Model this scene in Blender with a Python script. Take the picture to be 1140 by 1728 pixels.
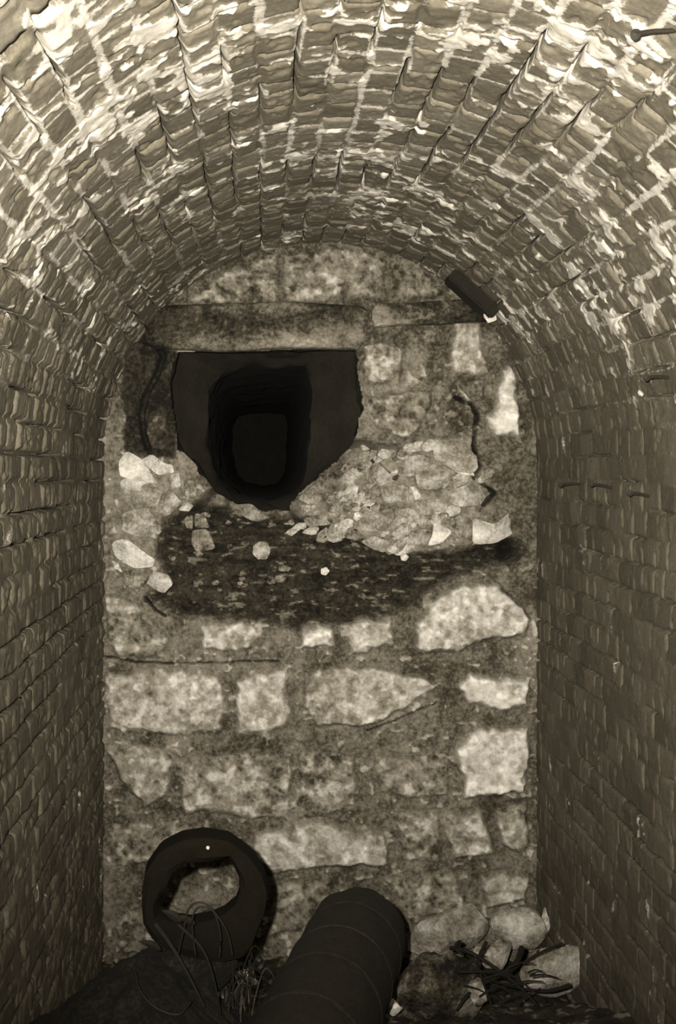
import bpy, bmesh, math, random
import numpy as np
from mathutils import Vector, Matrix, noise as mnoise

# ------------------------------------------------------------------ start
for o in list(bpy.data.objects):
    bpy.data.objects.remove(o)
SC = bpy.context.scene
COL = SC.collection
PI = math.pi

# ------------------------------------------------------------------ camera
FPX = 1900.0            # focal length in pixels of the 1140x1728 frame
VPX, VPY = 440.0, 790.0 # where the tunnel's axis runs to
CX = -0.22              # camera stands left of the tunnel's centre line
YW = 4.17               # distance to the end wall
cam_d = bpy.data.cameras.new('camera')
cam = bpy.data.objects.new('camera', cam_d)
COL.objects.link(cam)
cam.location = (CX, 0, 0)
cam.rotation_euler = (PI / 2, 0, 0)
cam_d.sensor_fit = 'VERTICAL'
cam_d.sensor_height = 36.0
cam_d.sensor_width = 36.0 * 1140 / 1728
cam_d.lens = 36.0 * FPX / 1728
cam_d.shift_x = (570 - VPX) / 1728
cam_d.shift_y = (VPY - 864) / 1728
cam_d.clip_start = 0.02
SC.camera = cam

# ------------------------------------------------------------------ light
SC.view_settings.view_transform = 'Standard'
SC.view_settings.look = 'None'
SC.view_settings.gamma = 1.0
SC.view_settings.exposure = 0.0
SC.view_settings.use_curve_mapping = False
w = bpy.data.worlds.new('world'); SC.world = w
w.use_nodes = True
w.node_tree.nodes['Background'].inputs[0].default_value = (1.0, 0.92, 0.75, 1)
w.node_tree.nodes['Background'].inputs[1].default_value = 0.02

def spot(name, loc, target, power, angle, blend, radius):
    d = bpy.data.lights.new(name, 'SPOT')
    d.energy = power
    d.color = (1.0, 0.96, 0.86)
    d.spot_size = math.radians(angle)
    d.spot_blend = blend
    d.shadow_soft_size = radius
    o = bpy.data.objects.new(name, d)
    COL.objects.link(o)
    o.location = loc
    o.rotation_euler = (Vector(target) - Vector(loc)).to_track_quat('-Z', 'Y').to_euler()
    return o
# the photographer's flash, mounted just left of and above the lens and tilted up
spot('flash_lamp', (-0.285, -0.02, 0.05), (0.05, 3.0, 0.36), 930, 84, 1.0, 0.012)

# ------------------------------------------------------------------ helpers
rng = np.random.RandomState(7)
_TAB = rng.rand(512, 512).astype(np.float32)
def sstep(a, b, x):
    t = np.clip((x - a) / (b - a), 0, 1)
    return t * t * (3 - 2 * t)
def vn(x, y, seed=0):
    x = np.asarray(x, dtype=np.float64) + seed * 17.31 + 1000
    y = np.asarray(y, dtype=np.float64) + seed * 31.77 + 1000
    xi = np.floor(x).astype(np.int64); yi = np.floor(y).astype(np.int64)
    fx = x - xi; fy = y - yi
    fx = fx * fx * (3 - 2 * fx); fy = fy * fy * (3 - 2 * fy)
    a = _TAB[xi % 512, yi % 512]; b = _TAB[(xi + 1) % 512, yi % 512]
    c = _TAB[xi % 512, (yi + 1) % 512]; d = _TAB[(xi + 1) % 512, (yi + 1) % 512]
    return (a * (1 - fx) + b * fx) * (1 - fy) + (c * (1 - fx) + d * fx) * fy
def fbm(x, y, seed=0, oct=4):
    s = 0; amp = .5; t = 0
    for k in range(oct):
        s = s + amp * vn(x * 2 ** k, y * 2 ** k, seed + k * 3); t += amp; amp *= .5
    return s / t                                     # 0..1, mean .5
def px2w(px, py, Y):
    return (CX + (px - VPX) * Y / FPX, Y, -(py - VPY) * Y / FPX)

def tag(o, label=None, cat=None, group=None, kind=None):
    if label: o['label'] = label
    if cat: o['category'] = cat
    if group: o['group'] = group
    if kind: o['kind'] = kind
    return o

def mesh_obj(name, verts, faces, mat, parent=None, attrs=None, smooth=True):
    me = bpy.data.meshes.new(name)
    me.from_pydata([tuple(v) for v in verts], [], faces)
    me.update()
    if smooth:
        me.polygons.foreach_set('use_smooth', [True] * len(me.polygons))
    for k, v in (attrs or {}).items():
        a = me.attributes.new(k, 'FLOAT', 'POINT'); a.data.foreach_set('value', np.asarray(v, dtype=np.float32).ravel())
    if smooth: me.set_sharp_from_angle(angle=.55)
    me.materials.append(mat)
    o = bpy.data.objects.new(name, me); COL.objects.link(o)
    if parent: o.parent = parent
    return o

def grid_obj(name, P, mat, attrs, keep=None, flip=False):
    """P is (n, m, 3): a fine surface as one mesh."""
    n, m = P.shape[:2]
    idx = np.arange(n * m).reshape(n, m)
    q = np.stack([idx[:-1, :-1], idx[1:, :-1], idx[1:, 1:], idx[:-1, 1:]], -1)
    if flip: q = q[..., ::-1]
    if keep is not None: q = q[keep]
    q = q.reshape(-1, 4)
    me = bpy.data.meshes.new(name)
    me.vertices.add(n * m); me.vertices.foreach_set('co', P.astype(np.float32).ravel())
    f = len(q)
    me.loops.add(f * 4); me.loops.foreach_set('vertex_index', q.astype(np.int32).ravel())
    me.polygons.add(f)
    me.polygons.foreach_set('loop_start', np.arange(0, f * 4, 4, dtype=np.int32))
    me.polygons.foreach_set('use_smooth', np.ones(f, dtype=bool))
    me.update(calc_edges=True)
    for k, v in attrs.items():
        a = me.attributes.new(k, 'FLOAT', 'POINT'); a.data.foreach_set('value', v.astype(np.float32).ravel())
    me.materials.append(mat)
    o = bpy.data.objects.new(name, me); COL.objects.link(o)
    return o

# ------------------------------------------------------------------ materials
def new_mat(name, rough=0.9):
    m = bpy.data.materials.new(name); m.use_nodes = True
    nt = m.node_tree; b = nt.nodes['Principled BSDF']
    b.inputs['Roughness'].default_value = rough
    b.inputs['Specular IOR Level'].default_value = 0.25
    return m, nt, b
def N(nt, t, **kw):
    n = nt.nodes.new(t)
    for k, v in kw.items(): setattr(n, k, v)
    return n
def noise_node(nt, scale, detail=4, rough=.6, vec=None):
    n = N(nt, 'ShaderNodeTexNoise')
    n.inputs['Scale'].default_value = scale; n.inputs['Detail'].default_value = detail
    n.inputs['Roughness'].default_value = rough
    if vec is not None: nt.links.new(vec, n.inputs['Vector'])
    return n.outputs['Fac']
def mathn(nt, op, a, b, clamp=False):
    n = N(nt, 'ShaderNodeMath', operation=op); n.use_clamp = clamp
    for i, v in enumerate((a, b)):
        if isinstance(v, (int, float)): n.inputs[i].default_value = v
        else: nt.links.new(v, n.inputs[i])
    return n.outputs[0]
def ramp(nt, fac, stops):
    n = N(nt, 'ShaderNodeValToRGB'); nt.links.new(fac, n.inputs[0])
    e = n.color_ramp.elements
    while len(e) < len(stops): e.new(.5)
    for k, (p, c) in enumerate(stops):
        e[k].position = p; e[k].color = (c[0], c[1], c[2], 1)
    return n.outputs[0]
def attr(nt, name):
    n = N(nt, 'ShaderNodeAttribute'); n.attribute_name = name
    return n.outputs['Fac']
def mixc(nt, fac, a, b):
    n = N(nt, 'ShaderNodeMix', data_type='RGBA')
    nt.links.new(fac, n.inputs[0])
    nt.links.new(a, n.inputs[6]); nt.links.new(b, n.inputs[7])
    return n.outputs[2]
def bump(nt, bsdf, height, strength, dist):
    n = N(nt, 'ShaderNodeBump'); n.inputs['Strength'].default_value = strength
    n.inputs['Distance'].default_value = dist
    nt.links.new(height, n.inputs['Height']); nt.links.new(n.outputs[0], bsdf.inputs['Normal'])
def geo_pos(nt):
    return N(nt, 'ShaderNodeTexCoord').outputs['Object']

def sep(v, warm=1.0):        # a reflectance in the print's warm tone
    v = max(v, 0.0005)
    k = min(1, v / .5) ** .6
    return (v * 1.10, v * (0.89 + .13 * k), v * (.50 + .40 * k))

# brick and mortar of the vault
M_BRICK, nt, b = new_mat('sooty_brick_and_lime_mortar')
pos = geo_pos(nt)
tone = attr(nt, 'tone'); mort = attr(nt, 'mortar')
n1 = noise_node(nt, 26, 6, .7, pos); n2 = noise_node(nt, 120, 6, .8, pos)
t = mathn(nt, 'ADD', mathn(nt, 'MULTIPLY', n1, .5), mathn(nt, 'MULTIPLY', tone, .6))
t = mathn(nt, 'ADD', t, mathn(nt, 'MULTIPLY', mathn(nt, 'SUBTRACT', n2, .5), .9))
cb = ramp(nt, t, [(.1, sep(.05)), (.55, sep(.105)), (.95, sep(.20))])
mm = mathn(nt, 'ADD', mort, mathn(nt, 'MULTIPLY', mathn(nt, 'SUBTRACT', n2, .5), 1.9))
mm = mathn(nt, 'ADD', mm, mathn(nt, 'MULTIPLY', mathn(nt, 'SUBTRACT', n1, .5), .8))
mf = N(nt, 'ShaderNodeMapRange'); mf.interpolation_type = 'SMOOTHSTEP'
nt.links.new(mm, mf.inputs[0]); mf.inputs[1].default_value = .38; mf.inputs[2].default_value = .82
cm = ramp(nt, n1, [(.25, sep(.26)), (.7, sep(.62))])
nt.links.new(mixc(nt, mf.outputs[0], cb, cm), b.inputs['Base Color'])
bump(nt, b, mathn(nt, 'ADD', n2, mathn(nt, 'MULTIPLY', n1, .8)), .45, .004)

# stone of the end wall
def stone_mat(name, use_attr=True, val=.3, contrast=.3, scale=1.0, bump_d=.006, rough=.92):
    m, nt, b = new_mat(name, rough)
    pos = geo_pos(nt)
    n1 = noise_node(nt, 18 * scale, 5, .65, pos); n2 = noise_node(nt, 75 * scale, 5, .75, pos)
    if use_attr: base = attr(nt, 'tone')
    else:
        v = N(nt, 'ShaderNodeValue'); v.outputs[0].default_value = val; base = v.outputs[0]
    t = mathn(nt, 'ADD', base, mathn(nt, 'MULTIPLY', mathn(nt, 'SUBTRACT', n1, .5), contrast))
    t = mathn(nt, 'ADD', t, mathn(nt, 'MULTIPLY', mathn(nt, 'SUBTRACT', n2, .5), contrast * 1.5))
    c = ramp(nt, t, [(0.0, sep(.006)), (.18, sep(.045)), (.45, sep(.24)), (.7, sep(.50)), (1.0, sep(.85))])
    nt.links.new(c, b.inputs['Base Color'])
    bump(nt, b, mathn(nt, 'ADD', n2, n1), .7, bump_d)
    return m
M_WALL = stone_mat('rubble_masonry', True, contrast=.42)
M_ROCK = stone_mat('broken_limestone', True, contrast=.48, bump_d=.010)
M_SOIL = stone_mat('dark_debris_soil', True, contrast=.22, scale=1.5, bump_d=.012)
M_PASSAGE = stone_mat('shade_dark_passage', True, contrast=.05)  # the darkness inside the opening is put into this colour
M_COLLAR = stone_mat('black_iron', False, .0, .02, 1.2, .003, .95)
M_COLLAR.node_tree.nodes['Principled BSDF'].inputs['Specular IOR Level'].default_value = .08
M_PIPE = stone_mat('tarred_iron', False, .03, .08, 1.2, .003, .75)
M_TWIG = stone_mat('blackened_twig', False, .01, .05, 2.0, .002, .8)
M_WIRE = stone_mat('rusty_wire', False, .01, .04, 3.0, .001, .6)
M_STEM = stone_mat('dry_grass', False, .17, .20, 3.0, .001, .8)
M_NAIL = stone_mat('rusted_iron', False, .05, .08, 3.0, .001, .7)
M_SLOT = stone_mat('slot_shade_dark', False, .03, .05, 1.5, .002, .9)  # dark colour for the shade inside a missing brick's slot

# ------------------------------------------------------------------ the brick tunnel
R = 0.80; ZS = 0.033; ZB = -2.05
PITCH = PI * R / 34
ARC = PI * R; WH = ZS - ZB
# s = 0 at the left spring line; negative down the left wall, s > ARC down the right wall
def profile(s):
    """position x, z and inward normal for profile length s."""
    th = np.clip(s, 0, ARC) / R
    x = -R * np.cos(th); z = ZS + R * np.sin(th)
    nx = np.cos(th); nz = -np.sin(th)
    z = z + np.where(s < 0, s, 0) - np.where(s > ARC, s - ARC, 0)
    return x, z, nx, nz
NC = 110
edges = []
for i in range(NC):
    rr = np.random.RandomState(100 + i)
    ln = np.where(rr.rand(90) < .5, .118, .085) + rr.uniform(-.022, .022, 90)
    edges.append(-1.2 + rr.rand() * .1 + np.concatenate([[0], np.cumsum(ln)]))
RND = np.random.RandomState(5).rand(NC, 100, 6)

def brick_field(S, Y):
    s2 = S + .012 * (vn(Y * 2.2, S * 1.5, 1) - .5) + .007 * (vn(Y * 14, S * 14, 2) - .5) + .004 * (vn(Y * 40, S * 40, 21) - .5)
    y2 = Y + .030 * (vn(S * 3, Y * 2, 3) - .5) + .010 * (vn(Y * 25, S * 25, 4) - .5)
    ci = np.floor(s2 / PITCH).astype(int); fs = s2 - ci * PITCH
    cc = np.clip(ci + 40, 0, NC - 1)
    j = np.zeros_like(cc); lo = np.zeros_like(S); hi = np.zeros_like(S)
    for c in np.unique(cc):
        msk = cc == c
        e = edges[c]; k = np.clip(np.searchsorted(e, y2[msk]) - 1, 0, len(e) - 2)
        j[msk] = k; lo[msk] = e[k]; hi[msk] = e[k + 1]
    r = RND[cc, np.clip(j, 0, 99)]
    ds = np.minimum(fs, PITCH - fs); dy = np.minimum(y2 - lo, hi - y2)
    x, z, nx, nz = profile(S)
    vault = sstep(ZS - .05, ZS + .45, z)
    open_ = fbm(Y * 3.0, S * 9, 5, 3)              # where the bed joints have lost their mortar
    js = .0025 + .0055 * vn(Y * 9, S * 9, 6); jy = .001 + .005 * vn(Y * 12, S * 12, 7)
    edge = np.minimum(ds - js, dy - jy)
    bm = sstep(-.001, .010, edge)
    # joints: from deep open cracks to mortar proud of the face
    fl = sstep(.36, .60, fbm(Y * 7, S * 16, 8, 3))
    off_ = .5 * PITCH - np.abs(fs - PITCH / 2)               # distance from the bed joint
    crack = sstep(.52, .36, open_) * sstep(.0048, .0020, off_) + .45 * sstep(.50, .36, fl) * sstep(.0035, .0015, dy)
    dep = -.0075 + .006 * fl - .045 * crack
    face = (r[..., 0] - .5) * .006 + (r[..., 1] - .5) * .10 * (fs - PITCH / 2) + (r[..., 2] - .5) * .055 * (y2 - (lo + hi) / 2)
    face = face + .0028 * (fbm(S * 30, Y * 30, 9, 3) - .5) + .0018 * (vn(S * 90, Y * 90, 10) - .5)
    chip = sstep(.60, .75, fbm(S * 22, Y * 22, 11, 3)) * .006
    rel = 1.15 - .25 * sstep(0, ARC * .25, S) - .5 * sstep(ARC * .7, ARC * 1.0, S)
    h = (dep * (1 - bm) + (face - chip) * bm) * rel
    # lime smeared over the bricks
    near = sstep(4.0, 2.2, Y)
    right = sstep(ARC * .1, ARC * .8, S)
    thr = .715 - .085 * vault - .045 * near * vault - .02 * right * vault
    patch = fbm(S * 9, Y * 11, 12, 4) * .6 + fbm(S * 26, Y * 40, 13, 3) * .4
    patch = patch + .05 * (r[..., 3] - .5) - .03 * (bm - .5)
    sm = sstep(thr - .035, thr + .05, patch)
    h = h - .035 * sstep(.006, .003, np.abs(S - .004)) * sstep(3.15, 3.0, Y)
    h = h + .004 * sm + .003 * sm * (fbm(S * 60, Y * 60, 14, 2) - .5)
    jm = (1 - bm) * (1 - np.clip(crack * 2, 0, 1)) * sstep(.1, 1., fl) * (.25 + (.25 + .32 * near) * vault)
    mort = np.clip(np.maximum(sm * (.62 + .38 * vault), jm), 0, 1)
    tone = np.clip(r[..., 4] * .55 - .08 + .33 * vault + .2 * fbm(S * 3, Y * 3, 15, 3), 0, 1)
    return h, mort, tone

ys = np.concatenate([np.arange(-.8, .8, .04), np.arange(.8, 1.7, .015), np.arange(1.7, YW + .1, .005)])
def tunnel_part(name, s):
    S, Y = np.meshgrid(s, ys, indexing='ij')
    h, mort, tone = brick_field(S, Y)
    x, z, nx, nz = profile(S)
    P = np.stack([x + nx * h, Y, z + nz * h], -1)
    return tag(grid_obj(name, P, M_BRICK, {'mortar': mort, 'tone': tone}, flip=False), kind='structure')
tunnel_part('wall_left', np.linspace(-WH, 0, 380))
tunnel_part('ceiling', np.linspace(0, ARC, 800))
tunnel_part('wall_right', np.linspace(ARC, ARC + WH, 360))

# ------------------------------------------------------------------ the end wall
S2W = YW / FPX
def wx(px): return CX + (px - VPX) * S2W
def wz(py): return -(py - VPY) * S2W
def wpoly(p): return np.array([(wx(a), wz(b)) for a, b in p])

def sdist(poly, X, Z):
    """signed distance to a polygon, positive inside."""
    d = np.full(X.shape, 1e9); ins = np.zeros(X.shape, bool)
    n = len(poly)
    for i in range(n):
        a = poly[i]; c = poly[(i + 1) % n]; e = c - a
        wx_, wz_ = X - a[0], Z - a[1]
        t = np.clip((wx_ * e[0] + wz_ * e[1]) / (e @ e), 0, 1)
        d = np.minimum(d, (wx_ - t * e[0]) ** 2 + (wz_ - t * e[1]) ** 2)
        cond = (a[1] > Z) != (c[1] > Z)
        xi = a[0] + (Z - a[1]) * e[0] / (e[1] if abs(e[1]) > 1e-9 else 1e-9)
        ins ^= cond & (X < xi)
    d = np.sqrt(d)
    return np.where(ins, d, -d)

HOLE = [(286, 640), (300, 590), (603, 588), (606, 650), (614, 685), (603, 720), (598, 755), (560, 792), (520, 826),
        (492, 850), (487, 870), (440, 870), (395, 852), (362, 838), (345, 812), (330, 786), (300, 760), (290, 700)]
SOIL_SHADE = [(272, 885), (330, 850), (400, 862), (480, 872), (540, 880), (600, 905), (640, 930), (720, 940), (850, 912), (885, 922),
        (870, 950), (800, 962), (740, 985), (700, 1022), (650, 1038), (560, 1052), (500, 1062), (450, 1045), (380, 1042),
        (300, 1035), (245, 1012), (285, 985), (272, 940)]
SLOPE = [(345, 830), (330, 850), (300, 880), (300, 960), (640, 940), (800, 915), (835, 830), (800, 745), (735, 735), (690, 750), (600, 745)]
STONES = [  # outline, tone, height
 ([(345, 482), (400, 445), (470, 425), (472, 512), (300, 514)], .34, .012),
 ([(477, 428), (560, 415), (650, 438), (652, 508), (477, 512)], .38, .016),
 ([(660, 440), (740, 468), (782, 500), (662, 510)], .26, .010),
 ([(610, 577), (665, 572), (681, 600), (672, 648), (618, 655), (608, 620)], .42, .022),
 ([(690, 560), (735, 563), (737, 592), (700, 588)], .34, .012),
 ([(765, 540), (808, 542), (815, 590), (822, 632), (760, 637), (755, 600)], .50, .020),
 ([(688, 625), (715, 640), (716, 648), (684, 646)], .60, .015),
 ([(667, 588), (678, 588), (676, 612), (668, 610)], .66, .012),
 ([(712, 612), (722, 614), (722, 640), (714, 640)], .62, .012),
 ([(615, 667), (700, 656), (733, 662), (722, 700), (690, 742), (632, 722), (612, 690)], .38, .020),
 ([(732, 650), (766, 655), (734, 692)], .45, .016),
 ([(765, 644), (790, 660), (804, 690), (790, 690)], .58, .018),
 ([(800, 638), (820, 638), (816, 660), (806, 690)], .42, .012),
 ([(843, 626), (856, 620), (866, 632), (874, 655), (878, 700), (876, 735), (838, 736), (815, 706), (832, 690), (834, 650)], .74, .028),
 ([(178, 1000), (215, 1005), (262, 1040), (285, 1075), (270, 1108), (200, 1115), (178, 1090)], .44, .025),
 ([(330, 1050), (430, 1050), (452, 1075), (422, 1102), (345, 1100)], .58, .022),
 ([(498, 1092), (512, 1050), (530, 1036), (548, 1042), (562, 1062), (567, 1092)], .78, .035),
 ([(575, 1052), (610, 1036), (660, 1050), (672, 1090), (590, 1102)], .52, .022),
 ([(692, 1050), (730, 1002), (780, 984), (830, 978), (886, 1020), (894, 1045), (882, 1072), (830, 1078), (780, 1098), (702, 1104)], .62, .045),
 ([(180, 1140), (260, 1124), (370, 1138), (386, 1190), (376, 1232), (300, 1242), (185, 1232)], .55, .020),
 ([(394, 1150), (440, 1130), (486, 1123), (488, 1230), (405, 1241), (400, 1190)], .60, .022),
 ([(512, 1130), (640, 1123), (746, 1150), (700, 1190), (620, 1226), (530, 1228), (508, 1190)], .52, .028),
 ([(768, 1160), (790, 1127), (850, 1140), (894, 1148), (894, 1190), (840, 1197), (790, 1185)], .74, .030),
 ([(178, 1260), (260, 1250), (296, 1275), (287, 1340), (240, 1366), (200, 1312)], .46, .018),
 ([(300, 1280), (430, 1258), (492, 1290), (492, 1382), (310, 1372)], .42, .016),
 ([(500, 1258), (600, 1278), (602, 1372), (500, 1386)], .36, .014),
 ([(632, 1268), (700, 1278), (762, 1290), (756, 1342), (690, 1347), (638, 1342)], .42, .018),
 ([(768, 1268), (800, 1224), (892, 1227), (896, 1262), (886, 1337), (784, 1346)], .74, .030),
 ([(180, 1400), (240, 1383), (342, 1394), (300, 1440), (190, 1462)], .42, .016),
 ([(428, 1402), (550, 1383), (600, 1400), (650, 1404), (661, 1456), (600, 1466), (450, 1472), (420, 1440)], .60, .032),
 ([(664, 1372), (740, 1370), (752, 1452), (680, 1452)], .36, .014),
 ([(752, 1370), (812, 1368), (836, 1440), (760, 1452)], .50, .018),
 ([(828, 1360), (892, 1353), (896, 1420), (880, 1442), (840, 1422)], .44, .022),
 ([(810, 1480), (850, 1463), (891, 1480), (892, 1522), (820, 1532)], .52, .022),
 ([(190, 1560), (250, 1530), (330, 1545), (330, 1600), (200, 1610)], .34, .014),
 ([(460, 1490), (560, 1480), (560, 1560), (450, 1580)], .36, .014),
 ([(640, 1480), (780, 1470), (790, 1540), (700, 1560)], .36, .014),
 ([(178, 900), (186, 890), (190, 1000), (178, 998)], .30, .010),
 ([(200, 555), (265, 560), (305, 590), (305, 700), (300, 775), (240, 775), (205, 760)], .05, .004),  # shade left of the opening, put into the tone of these last two stones
 ([(244, 702), (282, 692), (292, 755), (262, 768), (240, 742)], .19, .022),
]
CRACKS = [([(770, 672), (797, 682), (806, 700), (800, 740), (799, 752), (806, 775), (808, 790), (800, 805), (835, 832), (815, 852)], 3.2),
          ([(264, 568), (262, 578), (275, 600), (266, 625), (246, 665), (238, 700), (240, 730), (250, 755)], 4.5),
          ([(632, 776), (668, 808), (674, 800)], 2.5),
          ([(178, 1108), (230, 1118), (330, 1120), (470, 1115)], 1.3),
          ([(245, 1010), (262, 1030), (278, 1040)], 1.8),
          ([(620, 1234), (680, 1210), (735, 1185)], 1.2)]

gx = np.arange(-.835, .836, .004); gz = np.arange(-2.05, .87, .004)
GX, GZ = np.meshgrid(gx, gz, indexing='ij')
def wall_fields(GX, GZ):
    X = GX + .020 * (vn(GX * 14, GZ * 14, 30) - .5) + .009 * (vn(GX * 45, GZ * 45, 31) - .5)
    Z = GZ + .020 * (vn(GX * 14, GZ * 14, 32) - .5) + .009 * (vn(GX * 45, GZ * 45, 33) - .5)
    base = fbm(GX * 7, GZ * 7, 34, 4)
    grit = fbm(GX * 45, GZ * 45, 35, 3)
    h = .010 * (base - .5) + .008 * (grit - .5)                    # towards the viewer
    # a smooth skim of mortar along the right-hand edge and round the lintel
    skim = np.maximum(sstep(wx(800), wx(850), GX) * sstep(wz(980), wz(940), GZ), sstep(wz(600), wz(560), GZ))
    tone = .27 - .05 * skim + (.26 * (base - .5) + .14 * (grit - .5)) * (1 - .5 * skim)
    # pale pebbles and lumps of lime pressed into the mortar
    lump = sstep(.70, .80, fbm(GX * 36, GZ * 42, 36, 2)); h += .010 * lump; tone += .24 * lump * (1 - .7 * skim)
    upper = sstep(wz(620), wz(560), GZ)
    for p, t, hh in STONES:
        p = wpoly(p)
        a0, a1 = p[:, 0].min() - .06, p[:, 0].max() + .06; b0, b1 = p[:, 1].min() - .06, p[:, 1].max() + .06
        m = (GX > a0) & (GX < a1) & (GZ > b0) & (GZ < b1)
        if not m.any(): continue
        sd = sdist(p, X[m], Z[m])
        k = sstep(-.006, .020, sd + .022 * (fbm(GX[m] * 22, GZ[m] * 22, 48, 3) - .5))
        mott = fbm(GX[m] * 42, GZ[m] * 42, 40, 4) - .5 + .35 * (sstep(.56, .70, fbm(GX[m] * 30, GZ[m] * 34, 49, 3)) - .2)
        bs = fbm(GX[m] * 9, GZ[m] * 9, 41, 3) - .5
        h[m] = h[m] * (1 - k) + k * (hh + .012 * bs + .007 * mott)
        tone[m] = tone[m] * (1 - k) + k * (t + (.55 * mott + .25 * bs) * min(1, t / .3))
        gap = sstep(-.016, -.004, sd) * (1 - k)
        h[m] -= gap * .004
    # the breach: broken masonry falling back to the opening
    hs = sdist(wpoly(HOLE), X, Z)
    sl = sdist(wpoly(SLOPE), X, Z)
    k = sstep(-.01, .03, sl)
    back = .20 * np.exp(-np.clip(-hs, 0, 1) / .10)
    h = h - k * back + k * .03 * (fbm(GX * 14, GZ * 14, 43, 3) - .5)
    tone = tone * (1 - k) + k * (.36 + .45 * (fbm(GX * 28, GZ * 34, 44, 4) - .5))
    so = sdist(wpoly(SOIL_SHADE), X + .02 * (base - .5), Z)
    k = sstep(-.02, .03, so)
    lay = fbm(GX * 5, GZ * 48, 45, 3) - .5
    h = h - k * (.075 - .035 * lay - .03 * (fbm(GX * 20, GZ * 30, 46, 3) - .5))
    fleck = sstep(.66, .74, fbm(GX * 26, GZ * 70, 47, 3))
    tone = tone * (1 - k) + k * (.085 + .14 * lay + .22 * fleck)  # dark earth, with the shade of the undercut put into its tone
    # hollow at the right end of the dark seam, and the hollow beside the crack
    for cx_, cy_, r_, dd in ((865, 925, 16, .10), (775, 712, 26, .04), (655, 190 + 990, 6, .02), (552, 1130, 7, .03)):
        g = np.exp(-(((GX - wx(cx_)) ** 2 + (GZ - wz(cy_)) ** 2) / (r_ * S2W) ** 2)); h -= g * dd; tone -= g * .12
    for pts, wpx in CRACKS:
        p = wpoly(pts); d = np.full(GX.shape, 1e9)
        for a, c in zip(p[:-1], p[1:]):
            e = c - a; t = np.clip(((GX - a[0]) * e[0] + (GZ - a[1]) * e[1]) / (e @ e), 0, 1)
            d = np.minimum(d, np.hypot(X * .3 + GX * .7 - a[0] - t * e[0], Z * .3 + GZ * .7 - a[1] - t * e[1]))
        g = sstep(wpx * S2W * 1.5, wpx * S2W * .6, d); h -= g * .045; tone -= g * .28
    return h, np.clip(tone, 0.0, 1), hs
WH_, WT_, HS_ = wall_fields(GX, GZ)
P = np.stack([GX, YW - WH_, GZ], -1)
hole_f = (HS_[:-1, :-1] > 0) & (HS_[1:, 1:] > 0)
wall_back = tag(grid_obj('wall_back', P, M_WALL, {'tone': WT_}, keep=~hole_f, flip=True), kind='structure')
def wall_y(px, py):
    i = int(np.clip((wx(px) - gx[0]) / .004, 0, len(gx) - 1)); k = int(np.clip((wz(py) - gz[0]) / .004, 0, len(gz) - 1))
    return YW - WH_[i, k]

# passage behind the opening: outer jambs, a step, then the long duct
def resample(p, n):
    p = np.array(p, float); q = np.vstack([p, p[:1]])
    L = np.concatenate([[0], np.cumsum(np.hypot(*np.diff(q, axis=0).T))])
    t = np.linspace(0, L[-1], n, endpoint=False)
    return np.stack([np.interp(t, L, q[:, 0]), np.interp(t, L, q[:, 1])], -1)
def grow(p, f, c): return [((a - c[0]) * f + c[0], (b_ - c[1]) * f + c[1]) for a, b_ in p]
IN1 = [(352, 660), (372, 628), (430, 618), (515, 618), (525, 660), (522, 720), (518, 770), (515, 800), (505, 822), (490, 838), (465, 846), (440, 846),
       (410, 842), (385, 830), (366, 812), (356, 786), (350, 750), (350, 700)]
rings = []
n = 120
for poly, dy in ((grow(HOLE, 1.03, (450, 720)), -.02), (HOLE, .05), (grow(HOLE, 1.0, (450, 720)), .22), (IN1, .34), (IN1, .42), (IN1, 4.2)):
    q = resample(poly, n)
    if len(rings) < 2:            # the mouth follows the broken face of the wall
        rings.append([Vector((wx(a), wall_y(a, b_) + (.012 if not rings else .05), wz(b_))) for a, b_ in q]); continue
    rings.append([Vector(px2w(a, b_, YW + dy)) if dy < .4 else None for a, b_ in q])
    if rings[-1][0] is None:      # the duct keeps its section
        sc = .34 + YW
        rings[-1] = [Vector((px2w(a, b_, sc)[0], YW + dy, px2w(a, b_, sc)[2])) for a, b_ in q]
vs, fs_, tn = [], [], []
sub = []
for a, c in zip(rings[:-1], rings[1:]):
    L = (a[0] - c[0]).length; k = max(1, int(min(L / .02, 40)))
    for i in range(k): sub.append([p.lerp(q, i / k) for p, q in zip(a, c)])
sub.append(rings[-1])
cen = Vector((wx(440), YW + .5, wz(730)))
for r_ in sub:
    for p in r_:
        d = mnoise.fractal(p * 9, 1.0, 2.0, 4); rad = (p - cen); rad.y = 0
        if rad.length > 0: rad.normalize()
        vs.append(p + rad * d * .018); tn.append(.015 + (.018 + .03 * mnoise.noise(p * 7)) * (p.y < YW + .41))  # tone drops in the duct: shade of the depth put into the colour
for i in range(len(sub) - 1):
    for k in range(n):
        fs_.append((i * n + k, i * n + (k + 1) % n, (i + 1) * n + (k + 1) % n, (i + 1) * n + k))
fs_.append(tuple((len(sub) - 1) * n + k for k in range(n)))
tag(mesh_obj('wall_passage', vs, fs_, M_PASSAGE, attrs={'tone': tn}), kind='structure')

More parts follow.
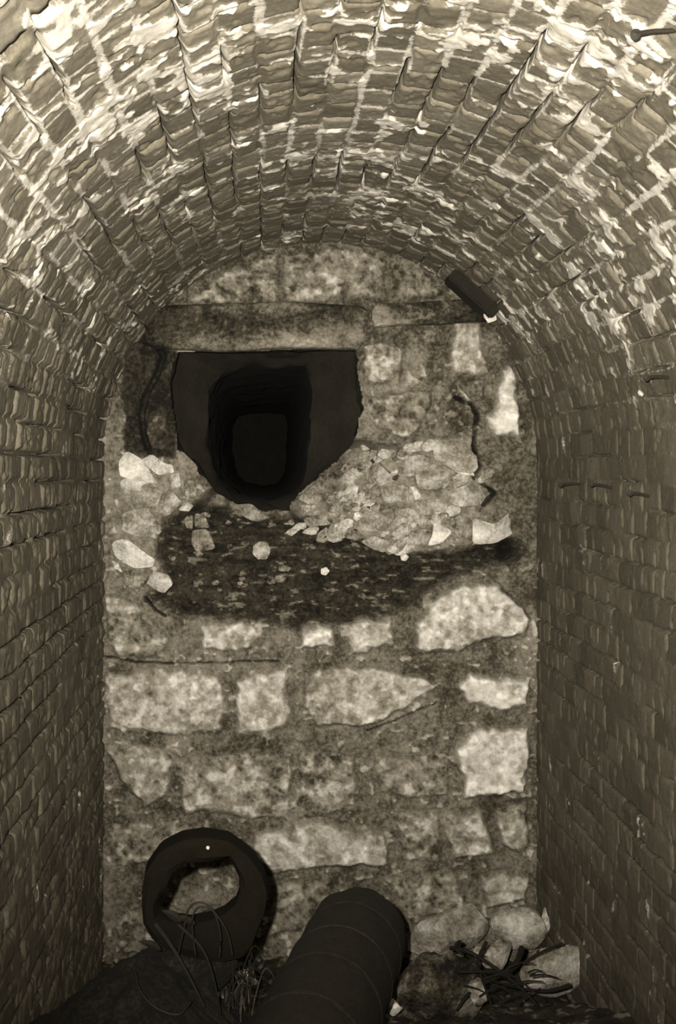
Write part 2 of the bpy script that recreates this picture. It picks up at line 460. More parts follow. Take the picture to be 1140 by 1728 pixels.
# ------------------------------------------------------------------ stones
def chaikin(p):
    p = np.array(p, float); q = np.roll(p, -1, 0)
    return np.stack([.88 * p + .12 * q, .12 * p + .88 * q], 1).reshape(-1, 2)
def rock_mesh(pts, thick, seed, square=.5, nr=34, rough=1.0, back=.8):
    """pts: outline (x, z) about its centre; a solid stone with that outline, `thick` deep."""
    q = resample(chaikin(pts), nr)
    size = np.abs(q).max()
    vs, fs = [], []
    lv = [(0.0, -1.0)]
    for k in range(1, 6):
        a = k / 6 * PI / 2
        lv.append((math.sin(a) ** square, -math.cos(a) ** square))
    lv.append((1.0, 0.0))
    for k in range(5, 0, -1):
        a = k / 6 * PI / 2
        lv.append((math.sin(a) ** .5 * .97, math.cos(a) ** .5 * back))
    off = Vector((seed * 3.1, seed * 1.7, seed * .9))
    def disp(v):
        n1 = mnoise.fractal(v * (1.3 / size) + off, 1.0, 2.0, 4)
        n2 = abs(mnoise.noise(v * (2.2 / size) + off * 2))
        return v + Vector((n1 * .05, (n1 * .28 - n2 * .30) * thick / size * .8, mnoise.noise(v * (2 / size) - off) * .05)) * size * rough
    rp = random.Random(seed)
    pl = []
    for _ in range(5):
        nv = Vector((rp.uniform(-1, 1), -rp.uniform(.7, 1.6), rp.uniform(-1, 1))).normalized()
        pl.append((nv, thick * .5 * rp.uniform(.45, .8) * (1 if square < .6 else 1)))
    disp0 = disp
    def disp(v):
        v = disp0(v)
        if square > .3:
            for nv, d in pl:
                e = v.dot(nv) - d
                if e > 0: v = v + Vector((0, 1, 0)) * e
        return v
    vs.append(disp(Vector((0, -thick / 2, 0))))
    for s, d in lv[1:]:
        for a, c in q: vs.append(disp(Vector((a * s, d * thick / 2, c * s))))
    vs.append(disp(Vector((0, back * thick / 2, 0))))
    m = len(lv) - 1
    for k in range(nr): fs.append((0, 1 + (k + 1) % nr, 1 + k))
    for i in range(m - 1):
        for k in range(nr):
            a = 1 + i * nr; c = a + nr
            fs.append((a + k, a + (k + 1) % nr, c + (k + 1) % nr, c + k))
    last = 1 + m * nr; a = 1 + (m - 1) * nr
    for k in range(nr): fs.append((last, a + k, a + (k + 1) % nr))
    return vs, fs
def rock(name, poly, label, cat, tone, Y=None, thick=None, seed=1, square=.5, dy=0, parent=None, group=None, rough=1.0, mat=None, mott=.25):
    p = np.array(poly, float); c = p.mean(0)
    if Y is None: Y = wall_y(c[0], c[1])
    Y = Y + dy
    loc = Vector(px2w(c[0], c[1], Y))
    pts = [((a - c[0]) * Y / FPX, -(b_ - c[1]) * Y / FPX) for a, b_ in p]
    ext = np.ptp(np.array(pts), axis=0)
    thick = thick or .7 * min(ext) + .02
    vs, fs = rock_mesh(pts, thick, seed, square, rough=rough)
    sz = max(ext)
    tn = [tone + mott * mnoise.fractal(v * (3 / sz) + Vector((seed, 0, 0)), 1, 2, 4) for v in vs]
    o = mesh_obj(name, vs, fs, mat or M_ROCK, parent=parent, attrs={'tone': np.clip(tn, 0, 1)})
    o.location = loc
    if label: tag(o, label, cat, group)
    return o

# the long lintel over the opening and the shorter course stone that carries it on to the right
for nm, poly, tn, hgt, sd in (('trim_1', [(240, 590), (244, 522), (300, 516), (400, 514), (520, 513), (622, 515), (618, 552), (612, 592), (480, 593), (300, 594)], .15, .15, 3),
                     ('trim_2', [(625, 516), (700, 512), (790, 508), (862, 512), (862, 543), (760, 549), (690, 552), (624, 556)], .17, .13, 5)):
    o = rock(nm, poly, None, None, tn, Y=YW + .025, thick=hgt, seed=sd, square=.25, rough=.55, mott=.40)
    tag(o, kind='structure')

HAND = [
 ('loose_stone', [(200, 778), (214, 761), (240, 775), (255, 798), (268, 818), (245, 812), (203, 806)], 'pale wedge-shaped stone at the top left of the breach, against the left brick wall', .74),
 ('loose_stone', [(236, 775), (255, 766), (275, 780), (291, 785), (294, 798), (266, 802)], 'pale bent stone just right of the wedge-shaped one at top left of breach', .76),
 ('loose_stone', [(201, 812), (215, 802), (262, 818), (264, 832), (204, 824)], 'thin pale stone lying directly under the pale wedge-shaped stone', .66),
 ('loose_stone', [(204, 826), (250, 812), (278, 832), (270, 852), (210, 862)], 'grey flat-topped stone beneath the thin pale one, left of breach', .48),
 ('loose_stone', [(254, 842), (288, 824), (312, 850), (282, 872), (258, 862)], 'grey pointed stone on the left edge of the breach, above the dark hollow', .46),
 ('loose_stone', [(204, 864), (262, 852), (274, 900), (240, 908), (206, 896)], 'large grey blocky stone above the white egg-shaped stone', .48),
 ('loose_stone', [(286, 801), (302, 797), (306, 820), (290, 826)], 'small upright grey stone right of the pale bent stone', .60),
 ('loose_stone', [(308, 802), (330, 814), (334, 836), (314, 846)], 'small dark stone at the left lip of the black opening', .34),
 ('loose_stone', [(301, 854), (315, 846), (327, 853), (319, 863), (302, 862)], 'little pale oval stone at the rim of the dark hollow', .64),
 ('loose_stone', [(187, 916), (214, 907), (235, 924), (262, 944), (258, 957), (225, 959), (194, 942)], 'white egg-shaped stone by the left wall, brightest of the left stack', .84),
 ('loose_stone', [(188, 946), (200, 950), (207, 966), (193, 958)], 'small pale stone tucked under the white egg-shaped stone', .74),
 ('loose_stone', [(245, 984), (260, 965), (285, 970), (293, 986), (276, 1003)], 'pale rounded stone below and right of the white egg-shaped stone', .66),
 ('loose_stone', [(205, 965), (240, 958), (252, 980), (232, 996), (208, 985)], 'dull grey stone left of the pale rounded stone at the foot of left stack', .40),
 ('loose_stone', [(324, 894), (350, 893), (365, 926), (332, 932), (321, 915)], 'brownish grey stone in the left half of the dark hollow', .42),
 ('loose_stone', [(329, 866), (346, 869), (354, 891), (329, 890)], 'small grey stone resting above the brownish one in the left hollow', .38),
 ('loose_stone', [(309, 873), (325, 869), (325, 893), (314, 891)], 'narrow grey stone at the left edge of the hollow', .38),
 ('stone_shard', [(392, 852), (424, 850), (441, 863), (474, 873), (431, 881), (406, 870)], 'thin pointed stone shard lying on the sill of the black opening', .38),
 ('round_stone', [(427, 921), (438, 913), (452, 916), (457, 930), (450, 943), (434, 944), (426, 934)], 'round grey stone in the middle of the dark earth seam', .54),
 ('pebble', [(541, 960), (550, 956), (556, 963), (550, 971), (541, 969)], 'white pebble in the dark earth, below and right of the round grey stone', .88),
 ('pebble', [(675, 936), (683, 932), (690, 940), (684, 947), (676, 945)], 'white pebble at the lower edge of the right-hand rubble', .86),
 ('pebble', [(597, 866), (605, 863), (609, 873), (602, 880), (596, 875)], 'small white pebble beside a dark gap in the right-hand rubble', .82),
 ('rubble_stone', [(617, 797), (634, 777), (664, 806), (645, 820), (618, 812)], 'smooth grey five-sided stone by the short V crack, right of the opening', .46),
 ('rubble_stone', [(676, 780), (701, 767), (731, 768), (733, 783), (697, 804), (670, 803)], 'smooth grey slab just right of the short V crack', .46),
 ('rubble_stone', [(732, 742), (775, 744), (797, 762), (807, 790), (795, 800), (760, 793), (732, 774)], 'large grey stone at the top of the right-hand rubble beside the zigzag crack', .46),
 ('rubble_stone', [(755, 788), (775, 780), (797, 792), (800, 804), (778, 801)], 'white flake under the large grey stone beside the zigzag crack', .82),
 ('rubble_stone', [(760, 828), (803, 809), (831, 830), (810, 853), (778, 857), (760, 849)], 'kite-shaped grey stone cupped by the lower zigzag of the crack', .54),
 ('rubble_stone', [(699, 796), (755, 791), (757, 826), (705, 826)], 'mottled square stone in the middle of the right-hand rubble', .50),
 ('rubble_stone', [(692, 821), (701, 823), (711, 838), (699, 845)], 'small white chip below the mottled square stone', .80),
 ('rubble_stone', [(728, 902), (732, 880), (764, 897), (747, 915), (721, 922)], 'white star-cornered stone at the lower edge of the right-hand rubble', .80),
 ('rubble_stone', [(681, 902), (705, 893), (728, 894), (718, 921), (697, 919)], 'grey stone outlined by a dark gap, left of the white star-cornered stone', .48),
 ('rubble_stone', [(799, 874), (832, 884), (862, 863), (874, 883), (866, 902), (832, 917), (796, 919)], 'broad pale stone at the right end of rubble, above the small dark hollow', .68),
 ('rubble_stone', [(766, 868), (797, 874), (796, 911), (766, 904)], 'dull grey stone left of the broad pale stone', .42),
 ('rubble_stone', [(500, 841), (531, 817), (558, 851), (535, 857)], 'tilted grey slab at the right lip of the black opening', .46),
 ('rubble_stone', [(511, 876), (558, 863), (586, 879), (523, 891)], 'flat grey slab below the tilted slab at the opening', .42),
 ('rubble_stone', [(577, 833), (593, 813), (605, 821), (600, 841)], 'small pale upright stone on the left of the right-hand rubble', .60),
 ('rubble_stone', [(608, 917), (627, 904), (663, 914), (647, 934)], 'low grey stone at the bottom of rubble, above the dark earth', .46),
 ('rubble_stone', [(604, 876), (654, 860), (686, 856), (651, 895), (615, 897)], 'long striped stone slanting through the right-hand rubble', .46),
 ('rubble_stone', [(693, 845), (751, 840), (756, 861), (705, 872)], 'streaked grey slab above the white star-cornered stone', .50),
 ('rubble_stone', [(537, 800), (560, 795), (585, 812), (560, 828), (540, 820)], 'dim brown stone just inside the right jamb foot', .26),
 ('rubble_stone', [(640, 822), (690, 818), (690, 846), (650, 850)], 'rough grey stone under the five-sided stone', .47),
]
for i, (nm, poly, lab, tn) in enumerate(HAND):
    rock(nm, poly, lab, 'pebble' if nm == 'pebble' else 'stone', tn, seed=10 + i, square=.36, dy=-.018, thick=.56 * min(np.ptp(np.array(poly, float), axis=0)) * S2W + .014)

# small broken pieces between them
rf = random.Random(4)
slopeP = np.array(SLOPE, float); soilShadeP = np.array(SOIL_SHADE, float); holeP = np.array(HOLE, float)
def inside(poly, x, y):
    return sdist(poly, np.array([x * 1.0]), np.array([y * 1.0]))[0]
cnt = 0
while cnt < 125:
    x = rf.uniform(480, 830); y = rf.uniform(745, 940)
    if y > 905 and x < 640: continue
    if inside(slopeP, x, y) < 4 or inside(holeP, x, y) > -12: continue
    if max(inside(np.array(h_[1], float), x, y) for h_ in HAND) > -5: continue
    r_ = rf.uniform(6, 17); k = rf.randint(5, 7); a0 = rf.uniform(0, 6.28); an = rf.uniform(-.8, .1)
    poly = []
    for q in range(k):
        a = a0 + q * 6.283 / k + rf.uniform(-.3, .3); u, v = r_ * math.cos(a) * 1.35, r_ * math.sin(a) * .8
        poly.append((x + u * math.cos(an) - v * math.sin(an), y + u * math.sin(an) + v * math.cos(an)))
    rock('stone_fragment', poly, 'small jagged grey stone fragment wedged among the larger stones of right-hand rubble', 'stone', rf.uniform(.30, .62), seed=60 + cnt,
         square=.36, group='stone fragments in the right-hand rubble', dy=.004)
    cnt += 1
cnt = 0
while cnt < 24:
    x = rf.uniform(280, 490); y = rf.uniform(845, 985)
    if inside(holeP, x, y) > -8 or x + (y - 845) < 300: continue
    r_ = rf.uniform(4, 10); k = rf.randint(5, 7)
    poly = [(x + r_ * 1.3 * math.cos(q * 6.283 / k + rf.uniform(-.3, .3)), y + r_ * .8 * math.sin(q * 6.283 / k)) for q in range(k)]
    rock('stone_fragment', poly, 'small dull stone fragment half buried in the dark earth below the opening', 'stone', rf.uniform(.14, .36), seed=160 + cnt,
         square=.45, group='stone fragments in the dark earth', dy=.004)
    cnt += 1

# ------------------------------------------------------------------ floor of debris
HEAP = (-.42, 2.62)
def ground_z(x, y):
    base = -1.42 - .40 * sstep(2.6, 4.1, y) + .10 * sstep(2.4, 1.6, y)
    heap = .30 * np.exp(-(((x + .50) / .26) ** 2 + ((y - 2.55) / .33) ** 2))
    return base + heap + .07 * (fbm(x * 6, y * 6, 60, 4) - .5) + .03 * (fbm(x * 30, y * 30, 61, 3) - .5)
fx = np.arange(-.82, .821, .008); fy = np.arange(.6, YW + .05, .008)
FX, FY = np.meshgrid(fx, fy, indexing='ij')
FZ = ground_z(FX, FY)
ft = .10 + .22 * (fbm(FX * 12, FY * 12, 62, 4) - .5) + .30 * sstep(.6, .75, fbm(FX * 30, FY * 30, 63, 3)) * sstep(2.75, 3.1, FY)
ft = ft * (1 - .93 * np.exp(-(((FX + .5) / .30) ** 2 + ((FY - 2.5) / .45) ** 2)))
tag(grid_obj('floor', np.stack([FX, FY, FZ], -1), M_SOIL, {'tone': np.clip(ft, .01, 1)}), kind='structure')
def gz_at(x, y): return float(ground_z(np.array([x]), np.array([y]))[0])

FLOORS = [
 ('boulder', [(875, 1640), (905, 1605), (960, 1592), (990, 1610), (986, 1650), (945, 1690), (890, 1680)], 'large pale oval stone leaning on the right wall at floor level', .50, 3.62, .14),
 ('broken_stone', [(826, 1540), (862, 1527), (905, 1535), (922, 1565), (905, 1595), (860, 1600), (830, 1578)], 'pale round-cornered stone with a whitish core, on top of the right-hand floor rubble', .52, 3.95, .16),
 ('broken_stone', [(702, 1560), (760, 1535), (800, 1530), (830, 1570), (800, 1600), (740, 1610), (690, 1615)], 'broad grey stone just right of the pipe end, under the wall', .46, 3.98, .18),
 ('broken_stone', [(792, 1596), (868, 1592), (850, 1628), (815, 1628)], 'small wedge-shaped grey stone below the round-cornered one', .50, 3.75, .10),
 ('boulder', [(668, 1660), (700, 1625), (760, 1600), (800, 1625), (830, 1680), (800, 1730), (700, 1730), (670, 1700)], 'dark earthy boulder right of the pipe near the picture bottom', .17, 3.30, .22),
 ('broken_stone', [(905, 1560), (922, 1530), (928, 1560), (918, 1580)], 'slim pale chip beside the round-cornered stone against the right wall', .62, 4.0, .05),
 ('broken_stone', [(785, 1660), (815, 1655), (820, 1685), (800, 1700)], 'small pale stone below the twigs, right of the dark boulder', .40, 3.2, .06),
 ('broken_stone', [(645, 1690), (668, 1688), (680, 1702), (660, 1712)], 'small bright stone at the right foot of the pipe', .70, 3.1, .06),
 ('broken_stone', [(370, 1625), (390, 1618), (400, 1634), (380, 1642)], 'small white stone showing between ring and pipe', .74, 3.1, .05),
 ('broken_stone', [(352, 1650), (375, 1646), (388, 1668), (362, 1675)], 'grey stone behind the dry grass between ring and pipe', .50, 3.0, .06),
 ('broken_stone', [(395, 1640), (425, 1632), (436, 1660), (405, 1668)], 'flat grey stone left of the pipe, behind the dry grass', .44, 3.0, .06),
 ('broken_stone', [(360, 1680), (392, 1678), (400, 1705), (366, 1708)], 'pale stone at the picture bottom below the dry grass', .58, 2.85, .06),
]
for i, (nm, poly, lab, tn, Y, th) in enumerate(FLOORS):
    o = rock(nm, poly, lab, 'stone', tn, Y=Y, thick=th, seed=300 + i, square=.40, rough=1.7, mott=.40)

# ------------------------------------------------------------------ tubes
def tube(pts, rad, seg=8, closed=False):
    """pts list of Vectors, rad scalar or list."""
    n = len(pts); rr = rad if isinstance(rad, (list, tuple)) else [rad] * n
    vs, fs = [], []
    up = Vector((0, 0, 1))
    for i, p in enumerate(pts):
        t = (pts[min(i + 1, n - 1)] - pts[max(i - 1, 0)]).normalized()
        u = t.cross(up)
        if u.length < .05: u = t.cross(Vector((1, 0, 0)))
        u.normalize(); v = u.cross(t)
        for k in range(seg):
            a = k / seg * 2 * PI; vs.append(p + (u * math.cos(a) + v * math.sin(a)) * rr[i])
    for i in range(n - 1):
        for k in range(seg):
            fs.append((i * seg + k, i * seg + (k + 1) % seg, (i + 1) * seg + (k + 1) % seg, (i + 1) * seg + k))
    fs.append(tuple(range(seg))[::-1]); fs.append(tuple((n - 1) * seg + k for k in range(seg)))
    return vs, fs
def merge(parts):
    V, F = [], []
    for vs, fs in parts:
        o = len(V); V += list(vs); F += [tuple(i + o for i in f) for f in fs]
    return V, F
def smooth_path(pts, n=24):
    pts = [Vector(p) for p in pts]; out = []
    P = [pts[0]] + pts + [pts[-1]]
    k = max(2, n // (len(pts) - 1))
    for i in range(1, len(P) - 2):
        p0, p1, p2, p3 = P[i - 1:i + 3]
        for q in range(k):
            t = q / k
            out.append(.5 * ((2 * p1) + (p2 - p0) * t + (2 * p0 - 5 * p1 + 4 * p2 - p3) * t * t + (3 * p1 - p0 - 3 * p2 + p3) * t ** 3))
    out.append(pts[-1]); return out

# ------------------------------------------------------------------ the long drain pipe
ax = Vector((.234, 1, -.083)).normalized()
pend = Vector((CX + (607 - VPX) * 3.1 / FPX, 3.1, -1.278))
RO, RI = .130, .108
def lathe_along(origin, axis, prof, seg, jit=None):
    u = axis.cross(Vector((0, 0, 1))).normalized(); v = u.cross(axis)
    vs, fs = [], []
    for i, (t, r) in enumerate(prof):
        for k in range(seg):
            a = k / seg * 2 * PI; tt, r2 = t, r
            if jit: tt, r2 = jit(i, a, t, r)
            vs.append(origin + axis * tt + (u * math.cos(a) + v * math.sin(a)) * r2)
    m = len(prof)
    for i in range(m):
        for k in range(seg):
            c = ((i + 1) % m) * seg
            fs.append((i * seg + k, i * seg + (k + 1) % seg, c + (k + 1) % seg, c + k))
    return vs, fs
LEN = 1.25
pipe = bpy.data.objects.new('drain_pipe', None); COL.objects.link(pipe); pipe.location = pend - ax * LEN / 2
tag(pipe, 'dark round drain pipe lying on the floor debris and pointing at the end wall', 'pipe')
org = -ax * LEN / 2
def pj(i, a, t, r):
    w_ = mnoise.noise(Vector((math.cos(a) * 1.5, math.sin(a) * 1.5, 3)))
    if t > LEN - .08: t += .030 * w_ - .010 + .012 * mnoise.noise(Vector((math.cos(a) * 5, math.sin(a) * 5, 9)))
    r += .003 * mnoise.noise(Vector((math.cos(a) * 2, math.sin(a) * 2, t * 6)))
    return t, r
prof = [(x, RO) for x in np.linspace(0, LEN - .02, 40)] + [(LEN - .006, RO - .004), (LEN, RO - .010), (LEN - .002, RI + .004), (LEN - .02, RI)] + [(x, RI) for x in np.linspace(LEN - .05, 0, 14)]
vs, fs = lathe_along(org, ax, prof, 64, pj)
mesh_obj('pipe_barrel', vs, fs, M_PIPE, parent=pipe)
for t0, wd in ((LEN - .165, .012), (LEN - .36, .012), (LEN - .56, .014), (LEN - .80, .014)):
    pr = [(t0 - wd, RO - .002), (t0 - wd * .6, RO + .002), (t0, RO + .003), (t0 + wd * .6, RO + .002), (t0 + wd, RO - .002)]
    vs, fs = lathe_along(org, ax, pr, 64)
    mesh_obj('pipe_band', vs, fs, M_PIPE, parent=pipe)

# ------------------------------------------------------------------ the broken ring
YR = 2.62
rc = Vector(px2w(346, 1508, YR))
ring = bpy.data.objects.new('pipe_collar', None); COL.objects.link(ring); ring.location = rc
tag(ring, 'broken black pipe collar standing upright like a ring on the dark heap', 'pipe collar')
K = YR / FPX
inner = [(283, 1490), (292, 1468), (318, 1452), (345, 1450), (376, 1444), (386, 1440), (392, 1452), (402, 1474), (404, 1500), (396, 1520), (378, 1535), (352, 1545), (322, 1552), (290, 1548), (268, 1540), (266, 1520)]
outer = [(239, 1508), (246, 1462), (270, 1428), (308, 1408), (345, 1404), (385, 1410), (420, 1436), (444, 1468), (453, 1500), (450, 1530), (438, 1560), (428, 1590), (410, 1612), (380, 1618), (335, 1612), (290, 1600), (258, 1580), (242, 1550)]
def ang_resample(poly, n, c=(340, 1505)):
    q = resample(poly, 400); a = np.arctan2(q[:, 1] - c[1], q[:, 0] - c[0]); r = np.hypot(q[:, 0] - c[0], q[:, 1] - c[1])
    o = np.argsort(a); a = a[o]; r = r[o]
    t = np.linspace(-PI, PI, n, endpoint=False)
    r = np.interp(t, np.concatenate([a - 2 * PI, a, a + 2 * PI]), np.concatenate([r, r, r]))
    return np.stack([c[0] + r * np.cos(t), c[1] + r * np.sin(t)], -1)
n = 72
po = ang_resample(outer, n); pi_ = ang_resample(inner, n)
vs, fs = [], []
lay = [(0, .03, 0.08), (0, 0, .0), (0, -.028, .04), (1, -.030, .04), (1, -.010, 0.), (1, .03, .06)]
lay = [(.0, .035), (.0, 0.0), (.06, -.030), (.30, -.040), (.75, -.036), (.97, -.022), (1.0, 0), (.97, .035), (.5, .042)]
for f, dy in lay:
    for k in range(n):
        p = po[k] * (1 - f) + pi_[k] * f
        vs.append(Vector(((p[0] - 346) * K, dy, -(p[1] - 1508) * K)) + Vector((0, .006 * mnoise.noise(Vector((k * .3, f * 3, 0))), 0)))
m = len(lay)
for i in range(m):
    for k in range(n):
        c = ((i + 1) % m) * n
        fs.append((i * n + k, i * n + (k + 1) % n, c + (k + 1) % n, c + k))
mesh_obj('collar_body', vs, fs, M_COLLAR, parent=ring)
bp = Vector(((352 - 346) * K, -.043, -(1420 - 1508) * K))
vs, fs = rock_mesh([(math.cos(a) * .0045, math.sin(a) * .0045) for a in np.linspace(0, 6.28, 7)[:-1]], .008, 4, nr=12)
o = mesh_obj('rivet', [v + bp for v in vs], fs, M_ROCK, parent=ring, attrs={'tone': [.75] * len(vs)})
tag(o, 'pale rivet head')

# ------------------------------------------------------------------ dark sack-like lump below the ring
rock('earth_lump', [(150, 1720), (170, 1668), (215, 1630), (262, 1602), (300, 1590), (350, 1610), (395, 1612), (400, 1650), (345, 1690), (330, 1760), (160, 1770)],
     'big black lump of debris under the upright ring, by the left wall', 'debris', .012, Y=2.66, thick=.26, seed=410, square=.5, mat=M_SOIL, mott=.05)

# ------------------------------------------------------------------ wires, twigs, grass
def strand(name, pix, rad, mat, label, cat, group=None, taper=True):
    pts = smooth_path([px2w(a, b_, Y) for a, b_, Y in pix], 30)
    c = sum(pts, Vector()) / len(pts)
    rr = [rad * (1 - .6 * i / len(pts)) for i in range(len(pts))] if taper else rad
    vs, fs = tube([p - c for p in pts], rr, 7)
    o = mesh_obj(name, vs, fs, mat); o.location = c
    return tag(o, label, cat, group)
strand('wire_loop', [(300, 1612, 2.5), (312, 1560, 2.5), (318, 1535, 2.5), (332, 1523, 2.5), (350, 1527, 2.5), (366, 1545, 2.5), (384, 1575, 2.5), (392, 1612, 2.5)], .0022, M_WIRE, 'thin wire arching over the lower part of the black ring, outermost of the two loops', 'wire', taper=False)
strand('wire_loop', [(330, 1612, 2.49), (324, 1560, 2.49), (330, 1536, 2.49), (346, 1530, 2.49), (362, 1542, 2.49), (372, 1580, 2.49), (370, 1615, 2.49)], .0022, M_WIRE, 'thin wire arching over the lower part of the black ring, inner of the two loops', 'wire', taper=False)
strand('wire_loop', [(228, 1640, 2.42), (236, 1672, 2.42), (262, 1700, 2.42), (300, 1712, 2.42), (322, 1690, 2.42)], .003, M_WIRE, 'curved wire lying across the black lump by the left wall', 'wire', taper=False)
strand('twig', [(262, 1560, 2.52), (285, 1590, 2.5), (315, 1640, 2.48), (345, 1700, 2.46)], .006, M_TWIG, 'thick dark twig slanting down from the left side of the ring', 'twig')
strand('twig', [(300, 1560, 2.5), (340, 1600, 2.5), (360, 1650, 2.5), (372, 1712, 2.5)], .004, M_TWIG, 'thin dark twig slanting down from the middle of the ring', 'twig')

def leaf(pix0, pix1, wd, Y, label):
    a = Vector(px2w(*pix0, Y)); c = Vector(px2w(*pix1, Y + .02)); t = (c - a); L = t.length; t.normalize()
    u = t.cross(Vector((0, 1, 0))).normalized(); nrm = u.cross(t)
    m = (a + c) / 2; vs, fs = [], []
    for side in (1, -1):
        for i in range(9):
            f = i / 8; w_ = math.sin(PI * f ** .8) * wd
            for s in (-1, -.5, 0, .5, 1):
                vs.append(a + t * L * f + u * w_ * s + nrm * (abs(s) * w_ * .35 + math.sin(f * 3) * .006 + side * .0008) - m)
    for side in (0, 1):
        for i in range(8):
            for s in range(4):
                b0 = side * 45 + i * 5 + s
                q = (b0, b0 + 1, b0 + 6, b0 + 5); fs.append(q if side == 0 else q[::-1])
    for i in range(8):
        for s in (0, 4):
            fs.append((i * 5 + s, (i + 1) * 5 + s, 45 + (i + 1) * 5 + s, 45 + i * 5 + s))
    o = mesh_obj('dry_leaf', vs, fs, M_TWIG); o.location = m
    return tag(o, label, 'leaf')
leaf((306, 1556), (272, 1536), .010, 2.5, 'dark pointed leaf inside the lower left of the ring')
leaf((272, 1604), (232, 1588), .009, 2.5, 'dark pointed leaf left of the ring, above the black lump')
leaf((330, 1560), (292, 1546), .008, 2.49, 'small dark pointed leaf inside the ring, lying right of the other leaf')

rg = random.Random(9)
for i in range(46):            # tangle of dry grass between ring and pipe
    x0 = rg.uniform(345, 430); y0 = rg.uniform(1690, 1735); Y = rg.uniform(2.62, 2.8)
    dx = rg.uniform(-55, 45); h = rg.uniform(50, 105)
    strand('grass_stalk', [(x0, y0, Y), (x0 + dx * .25, y0 - h * .5, Y + .01), (x0 + dx * .7, y0 - h * .95, Y + .02), (x0 + dx * 1.2, y0 - h * rg.uniform(.7, 1.0), Y + .03)],
           .0022, M_STEM if i % 3 == 0 else M_TWIG, 'thin dry grass stalk in the tangle between ring and pipe', 'grass', 'dry grass stalks beside the pipe')

# twigs on the right-hand rubble
TW = [([(950, 1592, 3.45), (915, 1606, 3.45), (880, 1626, 3.45), (850, 1650, 3.42)], .006, 'dark stick lying along the upper edge of the pale oval stone'),
      ([(962, 1662, 3.40), (925, 1672, 3.40), (880, 1668, 3.40), (830, 1655, 3.38)], .008, 'dark stick crossing the lower part of the pale oval stone'),
      ([(880, 1600, 3.5), (872, 1622, 3.45), (850, 1642, 3.42), (800, 1668, 3.38), (770, 1705, 3.34)], .012, 'thick dark branch running down left from the pale oval stone'),
      ([(760, 1600, 3.5), (790, 1606, 3.45), (830, 1630, 3.42), (870, 1660, 3.38), (905, 1695, 3.34)], .009, 'dark branch crossing the rubble from the boulder to lower right'),
      ([(820, 1590, 3.5), (806, 1620, 3.45), (812, 1650, 3.4), (830, 1700, 3.34)], .007, 'dark stick standing beside the wedge-shaped stone'),
      ([(770, 1640, 3.34), (815, 1640, 3.36), (860, 1645, 3.38), (920, 1690, 3.36)], .006, 'thin dark stick lying level under the wedge-shaped stone'),
      ([(775, 1590, 3.5), (768, 1600, 3.45), (782, 1612, 3.42)], .009, 'short dark stub at the top of the dark boulder')]
for q, (pix, r_, lab) in enumerate(TW): strand('twig', [(a, b_, Y - .14 - .022 * q) for a, b_, Y in pix], r_ * .78, M_TWIG, lab, 'twig')
for i in range(13):
    x0 = rg.uniform(780, 930); y0 = rg.uniform(1625, 1705); Y = rg.uniform(3.08, 3.17); a = rg.uniform(-.6, .9); L = rg.uniform(25, 60)
    strand('twig', [(x0, y0, Y), (x0 + L * .5 * math.cos(a), y0 + L * .5 * math.sin(a) - 4, Y), (x0 + L * math.cos(a), y0 + L * math.sin(a), Y)], .0035, M_TWIG,
           'thin dark twig in the litter below the pale oval stone', 'twig', 'thin twigs in the floor litter')

# ------------------------------------------------------------------ block added for a slot's shade by the crown, iron nails in the right wall
def chunk(name, L, W, H, mat, seed, bev=.006):
    bm = bmesh.new(); bmesh.ops.create_cube(bm, size=1)
    bmesh.ops.scale(bm, vec=(L, W, H), verts=bm.verts)
    bmesh.ops.bevel(bm, geom=bm.edges[:], offset=bev, segments=2, affect='EDGES')
    bmesh.ops.subdivide_edges(bm, edges=[e for e in bm.edges if e.calc_length() > .02], cuts=4, use_grid_fill=True)
    for v in bm.verts:
        v.co += Vector((mnoise.noise(v.co * 40 + Vector((seed, 0, 0))), mnoise.noise(v.co * 40 + Vector((0, seed, 0))), mnoise.noise(v.co * 40 + Vector((0, 0, seed))))) * .0025
    me = bpy.data.meshes.new(name); bm.to_mesh(me); bm.free(); me.materials.append(mat)
    o = bpy.data.objects.new(name, me); COL.objects.link(o); return o
A0 = px2w(764, 460, 3.93); A1 = px2w(838, 522, 3.98)
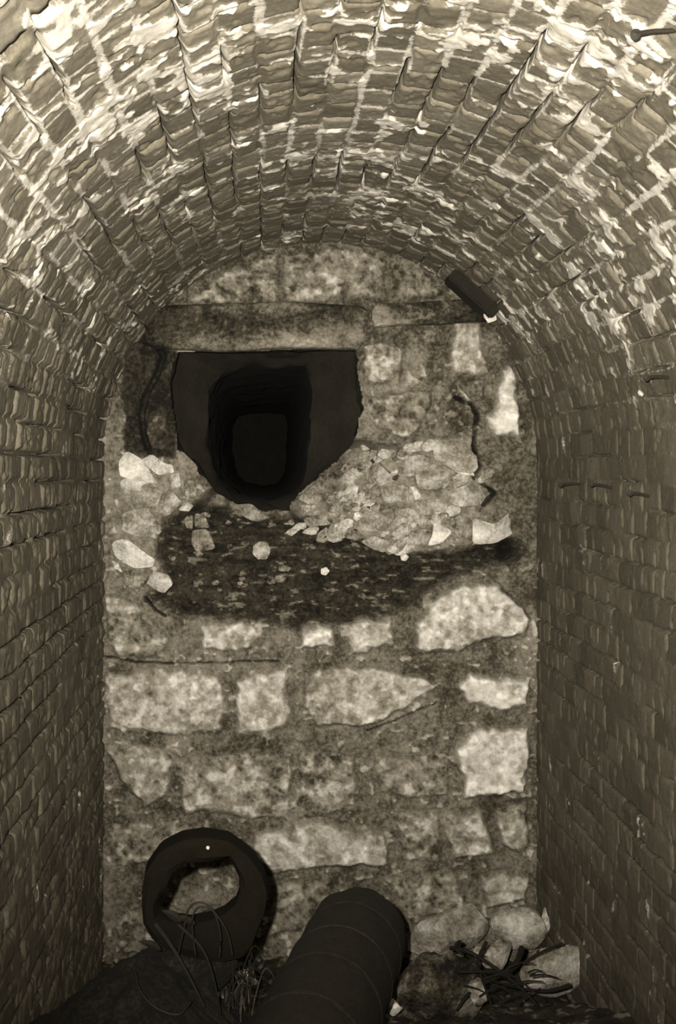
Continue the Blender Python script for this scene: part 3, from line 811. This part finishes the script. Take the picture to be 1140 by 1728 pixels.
th = math.atan2((A0[2] + A1[2]) / 2 - ZS, (A0[0] + A1[0]) / 2)
db = chunk('slot_block', .21, .11, .05, M_SLOT, 3)
pm = Vector((math.cos(th) * (R - .022), 3.96, ZS + math.sin(th) * (R - .022)))
db.location = pm
db.rotation_euler = (0, -(th - PI / 2), 0)
tag(db, 'dark block added for the shaded slot of a missing brick in the vault, just above the right end of lintel', 'brick slot')
rock('mortar_lump', [(816, 520), (826, 516), (834, 528), (838, 540), (824, 545), (815, 534)], 'white lump of mortar at the lower end of the dark slot in the vault', 'mortar', .86, Y=3.95, thick=.04, seed=500)
NAILS = [((944, 818), (977, 817), 'iron nail in the right wall, leftmost of the row of three'),
         ((996, 817), (1030, 823), 'iron nail in the right wall, middle of the row of three'),
         ((1060, 832), (1092, 837), 'iron nail in the right wall, rightmost of the row of three'),
         ((1088, 638), (1126, 637), 'iron nail in the right wall above the row of three'),
         ((1068, 62), (1128, 52), 'iron nail in the vault near the top right of the picture')]
for (a, c, lab) in NAILS:
    # where the root of the nail enters the wall or vault
    d = Vector(((c[0] - VPX) / FPX, 1, -(c[1] - VPY) / FPX)); t = 1.0
    while True:
        p = Vector((CX, 0, 0)) + d * t
        if p.z < ZS and p.x > R - .004: break
        if p.z >= ZS and math.hypot(p.x, p.z - ZS) > R - .004: break
        t += .002
    L = (c[0] - a[0]) / FPX * p.y; up = -(a[1] - c[1]) / FPX * p.y
    root = bpy.data.objects.new('iron_nail', None); COL.objects.link(root); root.location = p
    tag(root, lab, 'nail')
    tip = Vector((-L, -.01, up)); bend = Vector((-L * .5, -.004, up * .5 + .002))
    vs, fs = tube(smooth_path([-tip * .4, Vector((0, 0, 0)), bend, tip], 18), .0042, 8)
    mesh_obj('shank', vs, fs, M_NAIL, parent=root)
    vs, fs = rock_mesh([(math.cos(q) * .0085, math.sin(q) * .010) for q in np.linspace(0, 6.28, 8)[:-1]], .012, 7, nr=14)
    mesh_obj('head', [v + tip for v in vs], fs, M_NAIL, parent=root)
